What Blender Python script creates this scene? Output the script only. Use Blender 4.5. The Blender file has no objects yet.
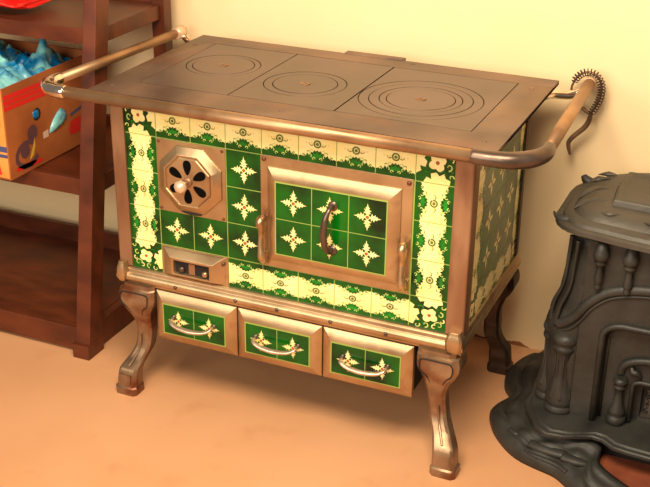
import bpy, math, random
from mathutils import Vector, Matrix
from mathutils.geometry import tessellate_polygon
random.seed(7)
sc = bpy.context.scene
COL = sc.collection
PI = math.pi

# ------------------------------------------------------------------ materials
def srgb(r, g, b):
    f = lambda c: (c/255/12.92) if c/255 <= .04045 else ((c/255+.055)/1.055)**2.4
    return (f(r), f(g), f(b), 1)

def mat(name, c1, c2=None, rough=.5, metal=0, scale=8, bump=0, bscale=60, coat=0, rough2=None,
        stretch=None, lo=.35, hi=.65, spec=.5, detail=6, c3=None, s3=30, c3lo=.58, c3hi=.82):
    m = bpy.data.materials.new(name); m.use_nodes = True
    nt = m.node_tree; N = nt.nodes; L = nt.links
    b = N['Principled BSDF']
    b.inputs['Roughness'].default_value = rough
    b.inputs['Metallic'].default_value = metal
    b.inputs['Specular IOR Level'].default_value = spec
    b.inputs['Coat Weight'].default_value = coat
    b.inputs['Coat Roughness'].default_value = .06
    tc = N.new('ShaderNodeTexCoord')
    src = tc.outputs['Object']
    if stretch:
        mp = N.new('ShaderNodeMapping'); mp.inputs['Scale'].default_value = stretch
        L.new(src, mp.inputs['Vector']); src = mp.outputs['Vector']
    if c2 is None:
        b.inputs['Base Color'].default_value = c1
    else:
        n = N.new('ShaderNodeTexNoise'); n.inputs['Scale'].default_value = scale
        n.inputs['Detail'].default_value = detail
        L.new(src, n.inputs['Vector'])
        r = N.new('ShaderNodeValToRGB')
        r.color_ramp.elements[0].position = lo; r.color_ramp.elements[1].position = hi
        r.color_ramp.elements[0].color = c1; r.color_ramp.elements[1].color = c2
        L.new(n.outputs['Fac'], r.inputs['Fac'])
        out = r.outputs['Color']
        if c3 is not None:
            n3 = N.new('ShaderNodeTexNoise'); n3.inputs['Scale'].default_value = s3
            n3.inputs['Detail'].default_value = 8
            L.new(src, n3.inputs['Vector'])
            r3 = N.new('ShaderNodeValToRGB')
            r3.color_ramp.elements[0].position = c3lo; r3.color_ramp.elements[1].position = c3hi
            r3.color_ramp.elements[0].color = (0, 0, 0, 1); r3.color_ramp.elements[1].color = (1, 1, 1, 1)
            L.new(n3.outputs['Fac'], r3.inputs['Fac'])
            mx = N.new('ShaderNodeMix'); mx.data_type = 'RGBA'
            L.new(r3.outputs['Color'], mx.inputs[0]); L.new(out, mx.inputs[6]); mx.inputs[7].default_value = c3
            out = mx.outputs[2]
        L.new(out, b.inputs['Base Color'])
        if rough2 is not None:
            mr = N.new('ShaderNodeMapRange')
            mr.inputs['From Min'].default_value = .3; mr.inputs['From Max'].default_value = .7
            mr.inputs['To Min'].default_value = rough; mr.inputs['To Max'].default_value = rough2
            L.new(n.outputs['Fac'], mr.inputs['Value']); L.new(mr.outputs['Result'], b.inputs['Roughness'])
    if bump:
        nb = N.new('ShaderNodeTexNoise'); nb.inputs['Scale'].default_value = bscale
        nb.inputs['Detail'].default_value = 5
        L.new(src, nb.inputs['Vector'])
        bp = N.new('ShaderNodeBump'); bp.inputs['Strength'].default_value = bump
        bp.inputs['Distance'].default_value = .004
        L.new(nb.outputs['Fac'], bp.inputs['Height']); L.new(bp.outputs['Normal'], b.inputs['Normal'])
    return m

M = {}
M['nickel'] = mat('worn_nickel', srgb(168, 138, 102), srgb(202, 172, 132), .31, .88, 7, .04, 90, rough2=.42, c3=srgb(142, 96, 66), s3=14)
M['post'] = mat('copper_brown_metal', srgb(142, 104, 76), srgb(172, 132, 100), .38, .6, 10, .06, 70, rough2=.55, stretch=(1, 1, .25), c3=srgb(116, 72, 48), s3=14, c3lo=.5, c3hi=.72)
M['legm'] = mat('aged_bronze', srgb(128, 102, 78), srgb(166, 136, 106), .34, .7, 12, .08, 80, rough2=.48, c3=srgb(112, 54, 26), s3=11, c3lo=.48, c3hi=.66)
M['backleg'] = mat('dark_shaded_metal', srgb(56, 42, 34), srgb(92, 68, 50), .5, .5, 12, .12, 80)  # shade on the back legs put into the colour; back posts are dark themselves
M['pipe'] = mat('brass_pipe', srgb(158, 120, 86), srgb(186, 148, 110), .38, .75, 8, .05, 60, rough2=.48, c3=srgb(140, 92, 58), s3=12)
M['knob'] = mat('pale_nickel_knob', srgb(226, 190, 158), srgb(238, 206, 176), .3, .5, 20)
M['chrome'] = mat('polished_nickel', srgb(226, 206, 188), srgb(244, 230, 214), .14, 1, 20, .05, 60)
M['handle'] = mat('brushed_nickel', srgb(196, 172, 148), srgb(216, 194, 170), .3, .85, 20, .05, 60)
M['pewter'] = mat('dull_pewter', srgb(88, 72, 62), srgb(118, 98, 84), .34, .75, 14, .1, 60)
M['top'] = mat('blackened_steel', srgb(92, 74, 66), srgb(142, 114, 96), .36, .62, 5, .06, 50, rough2=.5, c3=srgb(132, 84, 62), s3=6)
M['topin'] = mat('grey_hotplate_steel', srgb(98, 82, 73), srgb(126, 106, 95), .32, .62, 5, .05, 50, rough2=.46)
M['groove'] = mat('black_gap', srgb(12, 9, 8), None, .95, spec=.05)
M['green'] = mat('green_glaze', srgb(0, 30, 8), srgb(4, 100, 14), .14, 0, 9, .02, 25, coat=0, spec=.4, lo=.3, hi=.72, detail=3)
M['green2'] = mat('bright_green_glaze', srgb(2, 84, 20), srgb(20, 140, 30), .14, 0, 22, 0, coat=0, spec=.4, lo=.3, hi=.7, detail=4)
M['cream'] = mat('cream_glaze', srgb(253, 240, 172), srgb(250, 230, 144), .14, 0, 14, 0, coat=.3)
M['curl'] = mat('pale_green_glaze', srgb(196, 214, 120), None, .16, 0, coat=.2)
M['olive'] = mat('olive_glaze', srgb(92, 110, 40), None, .16, 0, coat=.2)
M['peach'] = mat('peach_glaze', srgb(246, 206, 130), None, .16, 0, coat=.2)
M['reddot'] = mat('rust_dot', srgb(170, 84, 50), None, .25, 0)
M['screw'] = mat('brown_screw', srgb(116, 66, 44), None, .4, .5)
M['grout'] = mat('yellow_green_grout', srgb(150, 168, 76), None, .6, 0)
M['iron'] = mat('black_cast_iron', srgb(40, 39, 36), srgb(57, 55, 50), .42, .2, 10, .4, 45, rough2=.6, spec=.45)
M['irontop'] = mat('lighter_cast_iron', srgb(60, 56, 49), srgb(80, 74, 65), .42, .3, 7, .3, 60, rough2=.55)  # lighter iron for the cornice, top plate and grille sills
M['terra'] = mat('rust_red_slab', srgb(116, 56, 34), srgb(142, 74, 46), .6, 0, 10, .2, 60)
M['wood'] = mat('mahogany', srgb(74, 30, 12), srgb(102, 45, 19), .38, 0, 7, .03, 30, rough2=.46, stretch=(1, 3, 2), coat=0)
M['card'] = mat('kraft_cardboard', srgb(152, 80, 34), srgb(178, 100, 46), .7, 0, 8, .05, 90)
M['cardlit'] = mat('lit_cardboard', srgb(236, 140, 60), srgb(246, 160, 76), .6, 0, 8, .05, 90)  # same cardboard, painted brighter for the carton's lit front face
M['pred'] = mat('red_print', srgb(214, 34, 26), None, .55)
M['ppurple'] = mat('purple_print', srgb(96, 62, 66), None, .6)
M['pyellow'] = mat('yellow_print', srgb(216, 172, 60), None, .6)
M['pwhite'] = mat('white_print', srgb(226, 190, 166), None, .6)
M['pblue'] = mat('blue_print', srgb(70, 74, 120), None, .6)
M['plastic'] = mat('blue_plastic', srgb(0, 112, 170), srgb(150, 222, 216), .22, 0, 13, .2, 60, lo=.42, hi=.62, coat=.3)
M['redbag'] = mat('red_foil', srgb(206, 14, 16), srgb(232, 34, 26), .28, 0, 12, .2, 30)
M['hookm'] = mat('hook_iron', srgb(110, 84, 66), srgb(150, 118, 92), .4, .7, 20, .1, 60)
M['coil'] = mat('dark_spring_wire', srgb(58, 36, 34), None, .35, .7)
M['dark'] = mat('recess_shade', srgb(26, 18, 14), None, .8)  # near-black painted in for shade in openings, recesses and knee grooves

# wall & floor
def wall_mat():
    m = mat('painted_wall', srgb(242, 212, 162), srgb(245, 215, 168), .62, 0, 3, .04, 60)
    nt = m.node_tree; N = nt.nodes; L = nt.links; b = N['Principled BSDF']
    old = b.inputs['Base Color'].links[0].from_socket
    tc = N.new('ShaderNodeTexCoord'); sp = N.new('ShaderNodeSeparateXYZ'); L.new(tc.outputs['Object'], sp.inputs[0])
    n = N.new('ShaderNodeTexNoise'); n.inputs['Scale'].default_value = 14; n.inputs['Detail'].default_value = 8
    L.new(tc.outputs['Object'], n.inputs['Vector'])
    a = N.new('ShaderNodeMath'); a.operation = 'MULTIPLY_ADD'; a.inputs[1].default_value = -.10; a.inputs[2].default_value = .043
    L.new(n.outputs['Fac'], a.inputs[0])
    s = N.new('ShaderNodeMath'); s.operation = 'ADD'; L.new(sp.outputs['Z'], s.inputs[0]); L.new(a.outputs[0], s.inputs[1])
    lt = N.new('ShaderNodeMath'); lt.operation = 'LESS_THAN'; lt.inputs[1].default_value = .0; L.new(s.outputs[0], lt.inputs[0])
    mx = N.new('ShaderNodeMix'); mx.data_type = 'RGBA'
    L.new(lt.outputs[0], mx.inputs[0]); L.new(old, mx.inputs[6]); mx.inputs[7].default_value = srgb(150, 96, 52)
    L.new(mx.outputs[2], b.inputs['Base Color'])
    return m
M['wall'] = wall_mat()
M['floor'] = mat('tan_painted_concrete', srgb(206, 150, 106), srgb(214, 159, 115), .5, 0, 2.2, .04, 40, rough2=.6, c3=srgb(199, 141, 98), s3=7)

# ------------------------------------------------------------------ mesh helper
class MB:
    def __init__(s): s.v = []; s.f = []; s.mi = []; s.sm = []; s.mats = []
    def m(s, k):
        if k not in s.mats: s.mats.append(k)
        return s.mats.index(k)
    def add(s, vs, fs, k, smooth=False):
        o = len(s.v); s.v += [tuple(v) for v in vs]; i = s.m(k)
        for f in fs: s.f.append([o+j for j in f]); s.mi.append(i); s.sm.append(smooth)
    def box(s, x0, x1, y0, y1, z0, z1, k):
        vs = [(x, y, z) for z in (z0, z1) for y in (y0, y1) for x in (x0, x1)]
        s.add(vs, [(0, 2, 3, 1), (4, 5, 7, 6), (0, 1, 5, 4), (2, 6, 7, 3), (0, 4, 6, 2), (1, 3, 7, 5)], k)
    def loft(s, rings, k, smooth=True, closed=True, caps=True):
        n = len(rings[0]); vs = [p for r in rings for p in r]; fs = []
        for a in range(len(rings)-1):
            for j in range(n if closed else n-1):
                j2 = (j+1) % n
                fs.append((a*n+j, a*n+j2, (a+1)*n+j2, (a+1)*n+j))
        s.add(vs, fs, k, smooth)
        if caps:
            for r, rev in ((rings[0], True), (rings[-1], False)):
                tr = tessellate_polygon([[Vector(p) for p in r]])
                s.add(r, [tuple(reversed(t)) if rev else tuple(t) for t in tr], k, False)
    def tube(s, path, rad, k, seg=12, flat=1.0, up=None, res=6, smooth_path=True, caps=True):
        P = [Vector(p) for p in path]
        if smooth_path and len(P) > 2: P, rad = catmull(P, rad, res)
        if not isinstance(rad, (list, tuple)): rad = [rad]*len(P)
        rings = []; prev = None
        for i, p in enumerate(P):
            t = (P[min(i+1, len(P)-1)]-P[max(i-1, 0)]).normalized()
            if prev is None:
                a = Vector(up) if up else (Vector((0, 0, 1)) if abs(t.z) < .9 else Vector((1, 0, 0)))
                nrm = (a-t*a.dot(t)).normalized()
            else: nrm = (prev-t*prev.dot(t)).normalized()
            prev = nrm; bn = t.cross(nrm)
            rings.append([tuple(p+nrm*math.cos(2*PI*j/seg)*rad[i]*flat+bn*math.sin(2*PI*j/seg)*rad[i]) for j in range(seg)])
        s.loft(rings, k, True, True, caps)
    def lathe(s, prof, c, k, axis='z', seg=24):
        rings = []
        for r, h in prof:
            r = max(r, .0003); ring = []
            for j in range(seg):
                a = 2*PI*j/seg; u, v = r*math.cos(a), r*math.sin(a)
                if axis == 'z': ring.append((c[0]+u, c[1]+v, c[2]+h))
                elif axis == 'y': ring.append((c[0]+u, c[1]-h, c[2]+v))
                else: ring.append((c[0]+h, c[1]+u, c[2]+v))
            rings.append(ring)
        s.loft(rings, k)
    def build(s, name, parent=None, bevel=0, bseg=2, sub=0, sharp=0):
        me = bpy.data.meshes.new(name)
        me.from_pydata(s.v, [], s.f)
        for k in s.mats: me.materials.append(M[k])
        for p, i, q in zip(me.polygons, s.mi, s.sm): p.material_index = i; p.use_smooth = q
        me.update()
        if sharp: me.set_sharp_from_angle(angle=math.radians(sharp))
        import bmesh
        bm = bmesh.new(); bm.from_mesh(me); bmesh.ops.remove_doubles(bm, verts=bm.verts, dist=1e-6)
        bmesh.ops.recalc_face_normals(bm, faces=bm.faces) if not getattr(s, 'keep', False) else None
        bm.to_mesh(me); bm.free()
        if sharp: me.set_sharp_from_angle(angle=math.radians(sharp))
        o = bpy.data.objects.new(name, me); COL.objects.link(o)
        if parent: o.parent = parent; o.matrix_parent_inverse = parent_inv(parent)
        if bevel:
            b = o.modifiers.new('b', 'BEVEL'); b.width = bevel; b.segments = bseg; b.limit_method = 'ANGLE'; b.angle_limit = .6
            b.harden_normals = False
            for p in me.polygons: p.use_smooth = True
            e = o.modifiers.new('w', 'WEIGHTED_NORMAL'); e.keep_sharp = True
        if sub:
            d = o.modifiers.new('s', 'SUBSURF'); d.levels = sub; d.render_levels = sub
        return o

WL = {}
def parent_inv(p):
    return Matrix.Identity(4) if p.parent else Matrix.Translation(p.location).inverted()

def catmull(P, rad, res):
    out = []; ro = []; isl = isinstance(rad, (list, tuple)); n = len(P)
    for i in range(n-1):
        p0, p1, p2, p3 = P[max(i-1, 0)], P[i], P[i+1], P[min(i+2, n-1)]
        for k in range(res):
            t = k/res
            out.append(.5*((2*p1)+(p2-p0)*t+(2*p0-5*p1+4*p2-p3)*t*t+(3*p1-p0-3*p2+p3)*t**3))
            if isl: ro.append(rad[i]*(1-t)+rad[i+1]*t)
    out.append(P[-1])
    if isl: ro.append(rad[-1])
    return out, (ro if isl else rad)

def thing(name, loc, label, cat, group=None):
    o = bpy.data.objects.new(name, None); COL.objects.link(o); o.location = loc
    o.empty_display_size = .1
    o['label'] = label; o['category'] = cat
    if group: o['group'] = group
    return o
def tag(o, label, cat): o['label'] = label; o['category'] = cat; return o
def struct(o): o['kind'] = 'structure'; return o

# ------------------------------------------------------------------ setting
WY = .665
b = MB(); b.box(-3, 4, -3.4, WY, -.05, 0, 'floor'); struct(b.build('floor'))
b = MB(); b.box(-3, 4, WY, WY+.1, -.05, 2.7, 'wall'); struct(b.build('wall_back'))

# ------------------------------------------------------------------ the tiled range
RX, RY = .455, .26
rng = thing('kitchen_range', (RX, RY, 0), 'antique cooking range with green and cream floral tiles, brown metal rail and curved legs', 'stove')

# --- tile decoration drawn as glaze relief on the panel's own mesh
class Tiles:
    def __init__(s, mb, o, U, V, Nn): s.b = mb; s.o = Vector(o); s.U = Vector(U); s.V = Vector(V); s.N = Vector(Nn)
    def poly(s, pts, k, layer):
        vs = [s.o+s.U*p[0]+s.V*p[1]+s.N*(.00035*layer) for p in pts]
        tr = tessellate_polygon([vs])
        nn = s.N; fs = []
        for t in tr:
            n = (vs[t[1]]-vs[t[0]]).cross(vs[t[2]]-vs[t[0]])
            fs.append(tuple(t) if n.dot(nn) > 0 else tuple(reversed(t)))
        s.b.add(vs, fs, k)
def xf(pts, cx, cy, sc_, rot=0, mir=False):
    c, d = math.cos(rot), math.sin(rot); out = []
    for x, y in pts:
        if mir: x = -x
        out.append((cx+sc_*(x*c-y*d), cy+sc_*(x*d+y*c)))
    return out
ARM = [(-.020, 0), (-.024, .085), (-.050, .095), (-.105, .115), (-.060, .135), (-.040, .145), (-.090, .205), (-.046, .195), (-.032, .20), (-.050, .25), (-.018, .245), (0, .345),
       (.020, .255), (.056, .235), (.032, .195), (.048, .180), (.100, .165), (.050, .135), (.055, .115), (.095, .100), (.026, .080), (.020, 0)]
def disc(cx, cy, r, n=10): return [(cx+r*math.cos(2*PI*i/n), cy+r*math.sin(2*PI*i/n)) for i in range(n)]
def ribbon(pts, w):
    L_ = []; R_ = []
    for i, p in enumerate(pts):
        a = pts[max(i-1, 0)]; c = pts[min(i+1, len(pts)-1)]
        dx, dy = c[0]-a[0], c[1]-a[1]; l = math.hypot(dx, dy) or 1
        ww = w*(1-.6*i/(len(pts)-1))
        L_.append((p[0]-dy/l*ww, p[1]+dx/l*ww)); R_.append((p[0]+dy/l*ww, p[1]-dx/l*ww))
    return L_+R_[::-1]
def spiral(cx, cy, r0, a0, turns, n=10, shrink=.35):
    return [(cx+r0*(1-(1-shrink)*i/n)*math.cos(a0+turns*2*PI*i/n), cy+r0*(1-(1-shrink)*i/n)*math.sin(a0+turns*2*PI*i/n)) for i in range(n+1)]
def base_tile(T, x0, y0, w, h, k):
    g = .0011; T.poly([(x0+g, y0+g), (x0+w-g, y0+g), (x0+w-g, y0+h-g), (x0+g, y0+h-g)], k, 1)
def star(T, x0, y0, w, h):
    base_tile(T, x0, y0, w, h, 'green')
    cx, cy = x0+w/2, y0+h/2; s = min(w, h)*1.08
    tilt = random.uniform(-.05, .05)
    for q in range(4): T.poly(xf(ARM, cx, cy, s, q*PI/2+tilt), 'cream', 2)
    T.poly(disc(cx, cy, s*.065, 8), 'cream', 2.4)
    T.poly(disc(cx, cy, s*.045, 9), 'reddot', 3)
def flame(n=9):
    # green edge depth along the tile side: low at the ends, a crested bump at the middle
    pts = [(0, .15), (.07, .18), (.10, .15), (.15, .21), (.19, .17), (.23, .25), (.27, .21), (.31, .23), (.34, .29), (.38, .27), (.42, .34), (.46, .31)]
    return pts+[(.5, .35)]+[(1-x, y) for x, y in reversed(pts)]
def border(T, x0, y0, w, h, rot):
    # band runs along local x when rot = 0
    base_tile(T, x0, y0, w, h, 'cream')
    cx, cy = x0+w/2, y0+h/2; lw, lh = (w, h) if rot == 0 else (h, w)
    def tr(pts):
        out = []
        for x, y in pts:
            X, Y = (x-.5)*lw, (y-.5)*lh
            out.append((cx+X, cy+Y) if rot == 0 else (cx-Y, cy+X))
        return out
    g = .012
    for sgn in (0, 1):
        f = lambda p: (p[0], p[1] if sgn == 0 else 1-p[1])
        pg = [(g, g)]+[(min(max(x, g), 1-g), y) for x, y in flame()]+[(1-g, g)]
        T.poly(tr([f(p) for p in pg]), 'green2' if random.random() < .0 else 'green', 2)
        # strip of brighter green cresting
        T.poly(tr([f(p) for p in [(.36, .16), (.40, .27), (.46, .24), (.5, .33), (.54, .24), (.60, .27), (.64, .16)]]), 'green2', 2.5)
        for mir in (0, 1):
            mm = (lambda x: 1-x) if mir else (lambda x: x)
            for cc, r, a0, tn, w_, kk in ((( .36, .30), .065, -2.2, -.8, .013, 'curl'), ((.30, .20), .05, -1.0, .75, .012, 'curl'),
                                          ((.17, .20), .045, -1.8, -.7, .010, 'curl'), ((.40, .12), .045, 0, .8, .012, 'curl'),
                                          ((.25, .28), .035, .4, .6, .010, 'green2'), ((.12, .19), .03, .4, .6, .010, 'green2')):
                sp = [f((mm(x), y)) for x, y in spiral(cc[0], cc[1], r, a0, tn)]
                T.poly(tr(ribbon(sp, w_)), kk, 3)
    ring = spiral(.5, .5, .085, .3, 1.0, 16, .95)
    T.poly(tr(ribbon2(ring, .020)), 'olive', 3)
    T.poly(tr(disc(.5, .5, .042, 9)), 'olive', 3.2)
    for sx in (-1, 1):
        T.poly(tr(ribbon(spiral(.5+sx*.17, .49, .045, PI/2, sx*.6), .010)), 'peach', 3)
        T.poly(tr(disc(.5+sx*.29, .51, .022, 7)), 'peach', 3)
        T.poly(tr(ribbon([(.5+sx*.11, .47), (.5+sx*.16, .45), (.5+sx*.21, .48), (.5+sx*.22, .52)], .012)), 'olive', 3.3)
def ribbon2(pts, w):
    L_ = []; R_ = []
    for i, p in enumerate(pts):
        a = pts[max(i-1, 0)]; c = pts[min(i+1, len(pts)-1)]
        dx, dy = c[0]-a[0], c[1]-a[1]; l = math.hypot(dx, dy) or 1
        L_.append((p[0]-dy/l*w, p[1]+dx/l*w)); R_.append((p[0]+dy/l*w, p[1]-dx/l*w))
    return L_+R_[::-1]
def corner(T, x0, y0, w, h, fx, fy):
    # fx, fy: +1/-1 direction in which the two bands leave the tile
    base_tile(T, x0, y0, w, h, 'green')
    cx, cy = x0+w/2, y0+h/2
    def tr(pts): return [(cx+fx*x*w, cy+fy*y*h) for x, y in pts]
    T.poly(tr([(.49, -.36), (.49, .30), (.36, .22), (.40, .10), (.26, .12), (.22, -.02), (.30, -.10), (.22, -.22), (.34, -.26), (.38, -.38)]), 'cream', 2)
    T.poly(tr([(-.36, .49), (.30, .49), (.22, .36), (.10, .40), (.12, .26), (-.02, .22), (-.10, .30), (-.22, .22), (-.26, .34), (-.38, .38)]), 'cream', 2)
    blob = []
    for i in range(28):
        a = 2*PI*i/28; r = .15+.085*abs(math.sin(2*a+.5))
        blob.append((-.04+r*math.cos(a), -.02+r*math.sin(a)))
    T.poly(tr(blob), 'cream', 3)
    T.poly(tr(disc(-.04, -.02, .05, 9)), 'reddot', 4)
    for c_, r, a0, tn, k in (((-.30, -.28), .12, 0, .8, 'curl'), ((-.33, .05), .09, 1.5, .8, 'curl'), ((.05, -.33), .09, -1.5, -.8, 'curl'),
                          ((.27, -.38), .08, 2.4, .8, 'curl'), ((-.40, .30), .07, 3, .7, 'curl'), ((.18, .16), .1, .5, .7, 'green2'),
                          ((-.18, -.36), .08, 2.0, -.7, 'cream'), ((-.38, -.14), .07, 2.0, .7, 'cream'), ((-.22, .22), .08, 0, -.8, 'green2'), ((.24, -.2), .07, 0, -.8, 'green2')):
        T.poly(tr(ribbon(spiral(c_[0], c_[1], r, a0, tn), .018)), k, 3.5)
    for p in ((-.28, -.27), (-.1, -.4), (-.42, .16), (.12, -.28)):
        T.poly(tr(disc(p[0], p[1], .03, 6)), 'green2', 3.2)

# body carcass
Z0 = .46
BX0, BX1, BY1 = -.026, .936, .50
b = MB(); b.box(-.02, .93, .006, BY1-.005, .34, .868, 'dark'); b.build('cabinet', rng)
# front tile panel
def cols(): return [(.007, .093)]+[(.1*i, .1) for i in range(1, 8)]+[(.8, .097)]
def rows(): return [(.373, .087)]+[(Z0+.1*i, .1) for i in range(0, 4)]
b = MB(); b.keep = True
b.box(.004, .900, -.0005, .006, .370, .862, 'grout')
T = Tiles(b, (0, -.0006, 0), (1, 0, 0), (0, 0, 1), (0, -1, 0))
C_ = cols(); R_ = rows()
for i, (x, w) in enumerate(C_):
    for j, (z, h) in enumerate(R_):
        left, right, bot, tp = i == 0, i == 8, j == 0, j == 4
        if tp: h = .1
        if (left or right) and (bot or tp): corner(T, x, z, w, h, 1 if left else -1, 1 if bot else -1)
        elif left or right: border(T, x, z, w, h, 1)
        elif bot or tp:
            if bot and i in (1, 2): continue
            border(T, x, z, w, h, 0)
        else:
            if i in (1, 2) and j in (2, 3): continue
            if 4 <= i <= 7: continue
            star(T, x, z, w, h)
# keep the top row within the cabinet (it runs up behind the rail)
b.v = [(x, y, min(z, .866)) for x, y, z in b.v]
b.build('tile_panel', rng)
# side tile panels
for side in (1, -1):
    X = .9345 if side == 1 else -.0245
    b = MB(); b.keep = True
    b.box(min(X, X-side*.005), max(X, X-side*.005), .03, .496, .375, .862, 'grout')
    T = Tiles(b, (X+side*.0002, 0, 0), (0, 1, 0), (0, 0, 1), (side, 0, 0))
    for i in range(5):
        y = .034+.1*i; w = .1 if i < 4 else .06
        for j in range(5):
            z, h = (.36, .1) if j == 0 else (Z0+.1*(j-1), .1)
            le, re, bo, tp = i == 0, i == 4, j == 0, j == 4
            if (le or re) and (bo or tp): corner(T, y, z, w, h, 1 if le else -1, 1 if bo else -1)
            elif le or re: border(T, y, z, w, h, 1)
            elif bo or tp: border(T, y, z, w, h, 0)
            else: star(T, y, z, w, h)
    b.v = [(x, y, min(z, .866)) for x, y, z in b.v]
    b.build('tile_panel', rng)

# corner posts
def post(x0, x1, y0, y1, cham_x, cham_y, k):
    # plan outline with a chamfered outer corner
    b = MB(); ox = x1 if cham_x > 0 else x0; ix = x0 if cham_x > 0 else x1
    oy = y0 if cham_y < 0 else y1; iy = y1 if cham_y < 0 else y0
    c = .007
    out = [(ix, iy), (ix, oy), (ox-cham_x*c, oy), (ox-cham_x*c*.3, oy-cham_y*c*.3), (ox, oy-cham_y*c), (ox, iy)]
    b.loft([[(x, y, z) for x, y in out] for z in (.378, .866)], k, smooth=False)
    return b.build('corner_post', rng, bevel=.0015)
post(.897, .944, -.008, .036, 1, -1, 'post')
post(-.034, .008, -.008, .036, -1, -1, 'post')
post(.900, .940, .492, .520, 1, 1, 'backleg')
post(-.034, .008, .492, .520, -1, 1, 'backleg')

def rsq_(cx, cy, hx, hy, z, n=12):
    return [(cx+hx*math.copysign(abs(math.cos(a))**.6, math.cos(a)), cy+hy*math.copysign(abs(math.sin(a))**.6, math.sin(a)), z) for a in [2*PI*i/n for i in range(n)]]
# base moulding: continuous profile swept round the cabinet foot, with collars under the posts and screw heads
b = MB()
prof = [(.0, .376), (.005, .376), (.010, .372), (.011, .366), (.012, .362), (.017, .359), (.0205, .353), (.0205, .345), (.017, .339), (.011, .336), (.011, .330), (0, .330)]
rings = []
for off, z in prof:
    rings.append([(-.027-off*.4, -.004-off, z), (.936+off*.6, -.004-off, z), (.936+off*.6, .515+off*.6, z), (-.027-off*.4, .515+off*.6, z)])
b.loft(rings, 'nickel', smooth=False)
for x, w in ((-.017, .013), (.925, .019)):
    b.loft([rsq_(x, -.012, w*k, .014*k+.004, z) for z, k in ((.336, .8), (.342, 1.05), (.352, 1.2), (.366, 1.25), (.378, 1.12), (.385, .9), (.394, .8))], 'nickel')
for x in (.15, .33, .45, .60, .75): b.lathe([(.0055, -.002), (.0055, .003), (.003, .0045)], (x, -.0235, .350), 'pewter', axis='y', seg=10)
b.build('base_moulding', rng, bevel=.0015)

# cooktop
b = MB()
XL, XR, YF, YB, ZT = -.064, 1.0, -.046, .548, .878
def holed_rect(mb, outer, circ, z, k, n=48):
    x0, x1, y0, y1 = outer; cx, cy, r = circ
    C1 = [(cx+r*math.cos(2*PI*i/n), cy+r*math.sin(2*PI*i/n), z) for i in range(n)]
    tr = tessellate_polygon([[Vector((x0, y0, z)), Vector((x1, y0, z)), Vector((x1, y1, z)), Vector((x0, y1, z))], [Vector(p) for p in C1[::-1]]])
    mb.add([(x0, y0, z), (x1, y0, z), (x1, y1, z), (x0, y1, z)]+C1[::-1], [tuple(t) for t in tr], k)
# outer frame in four strips around the inner plates, over an under-slab
b.box(XL, XR, YF, YB, .867, .8755, 'groove')
ix0, ix1, iy0, iy1 = .020, .908, .060, .475
g = .0022
for (x0, x1, y0, y1) in ((XL, XR, YF, iy0-g), (XL, XR, iy1+g, YB), (XL, ix0-g, iy0-g, iy1+g), (ix1+g, XR, iy0-g, iy1+g)):
    b.box(x0, x1, y0, y1, .870, ZT, 'top')
cook = b.build('cooktop', rng, bevel=.0006)
for x, y in ((-.03, .444), (.452, .005), (.951, .449), (-.03, .01), (.60, .528), (.955, .01)):
    b = MB(); b.lathe([(.007, -.002), (.007, .0004), (.005, .0009)], (x, y, ZT), 'top', seg=14); b.build('screw', cook)
# flue collar rim peeking up at the back edge
b = MB(); b.box(.39, .565, YB-.004, YB+.022, .862, .8805, 'top'); b.build('flue_collar', rng, bevel=.002)
plates = [(.020, .2745, (.142, .290), [.100, .083]), (.2775, .5632, (.4115, .231), [.107, .083]), (.5672, .908, (.7245, .237), [.155, .129, .103, .085])]
for x0, x1, (cx, cy), rr in plates:
    b = MB(); b.keep = True
    r0 = rr[0]
    holed_rect(b, (x0, x1, iy0, iy1), (cx, cy, r0+.0021), ZT, 'topin')
    n = 48; e = [(x0, iy0), (x1, iy0), (x1, iy1), (x0, iy1)]
    b.loft([[(x, y, .8755) for x, y in e], [(x, y, ZT) for x, y in e]], 'topin', smooth=False, caps=False)
    hp = b.build('hotplate', cook)
    for q, r in enumerate(rr):
        ri = rr[q+1]+.0020 if q+1 < len(rr) else 0
        bb = MB(); z = ZT+.0004*(q % 2)
        if ri:
            ring = lambda R, Z: [(cx+R*math.cos(2*PI*i/64), cy+R*math.sin(2*PI*i/64), Z) for i in range(64)]
            bb.loft([ring(r, .8756), ring(r, z-.0006), ring(r-.0006, z), ring(ri+.0006, z), ring(ri, z-.0006), ring(ri, .8756)], 'topin', smooth=False, caps=False)
            o = bb.build('burner_ring', None)
        else:
            bb.lathe([(r, -.0024), (r, -.0006), (r-.0006, 0), (.02, 0)], (cx, cy, z), 'topin', seg=64)
            bb.tube([(cx-.012, cy+.004, z), (cx+.012, cy-.004, z)], 0.0085, 'post' , seg=10, flat=.22, smooth_path=False)
            bb.tube([(cx-.006, cy+.002, z+.0012), (cx+.006, cy-.002, z+.0012)], 0.003, 'pewter', seg=8, flat=.5, smooth_path=False)
            o = bb.build('burner_lid', None, sharp=20)
        o.parent = cook; o.matrix_parent_inverse = parent_inv(cook)

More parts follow.
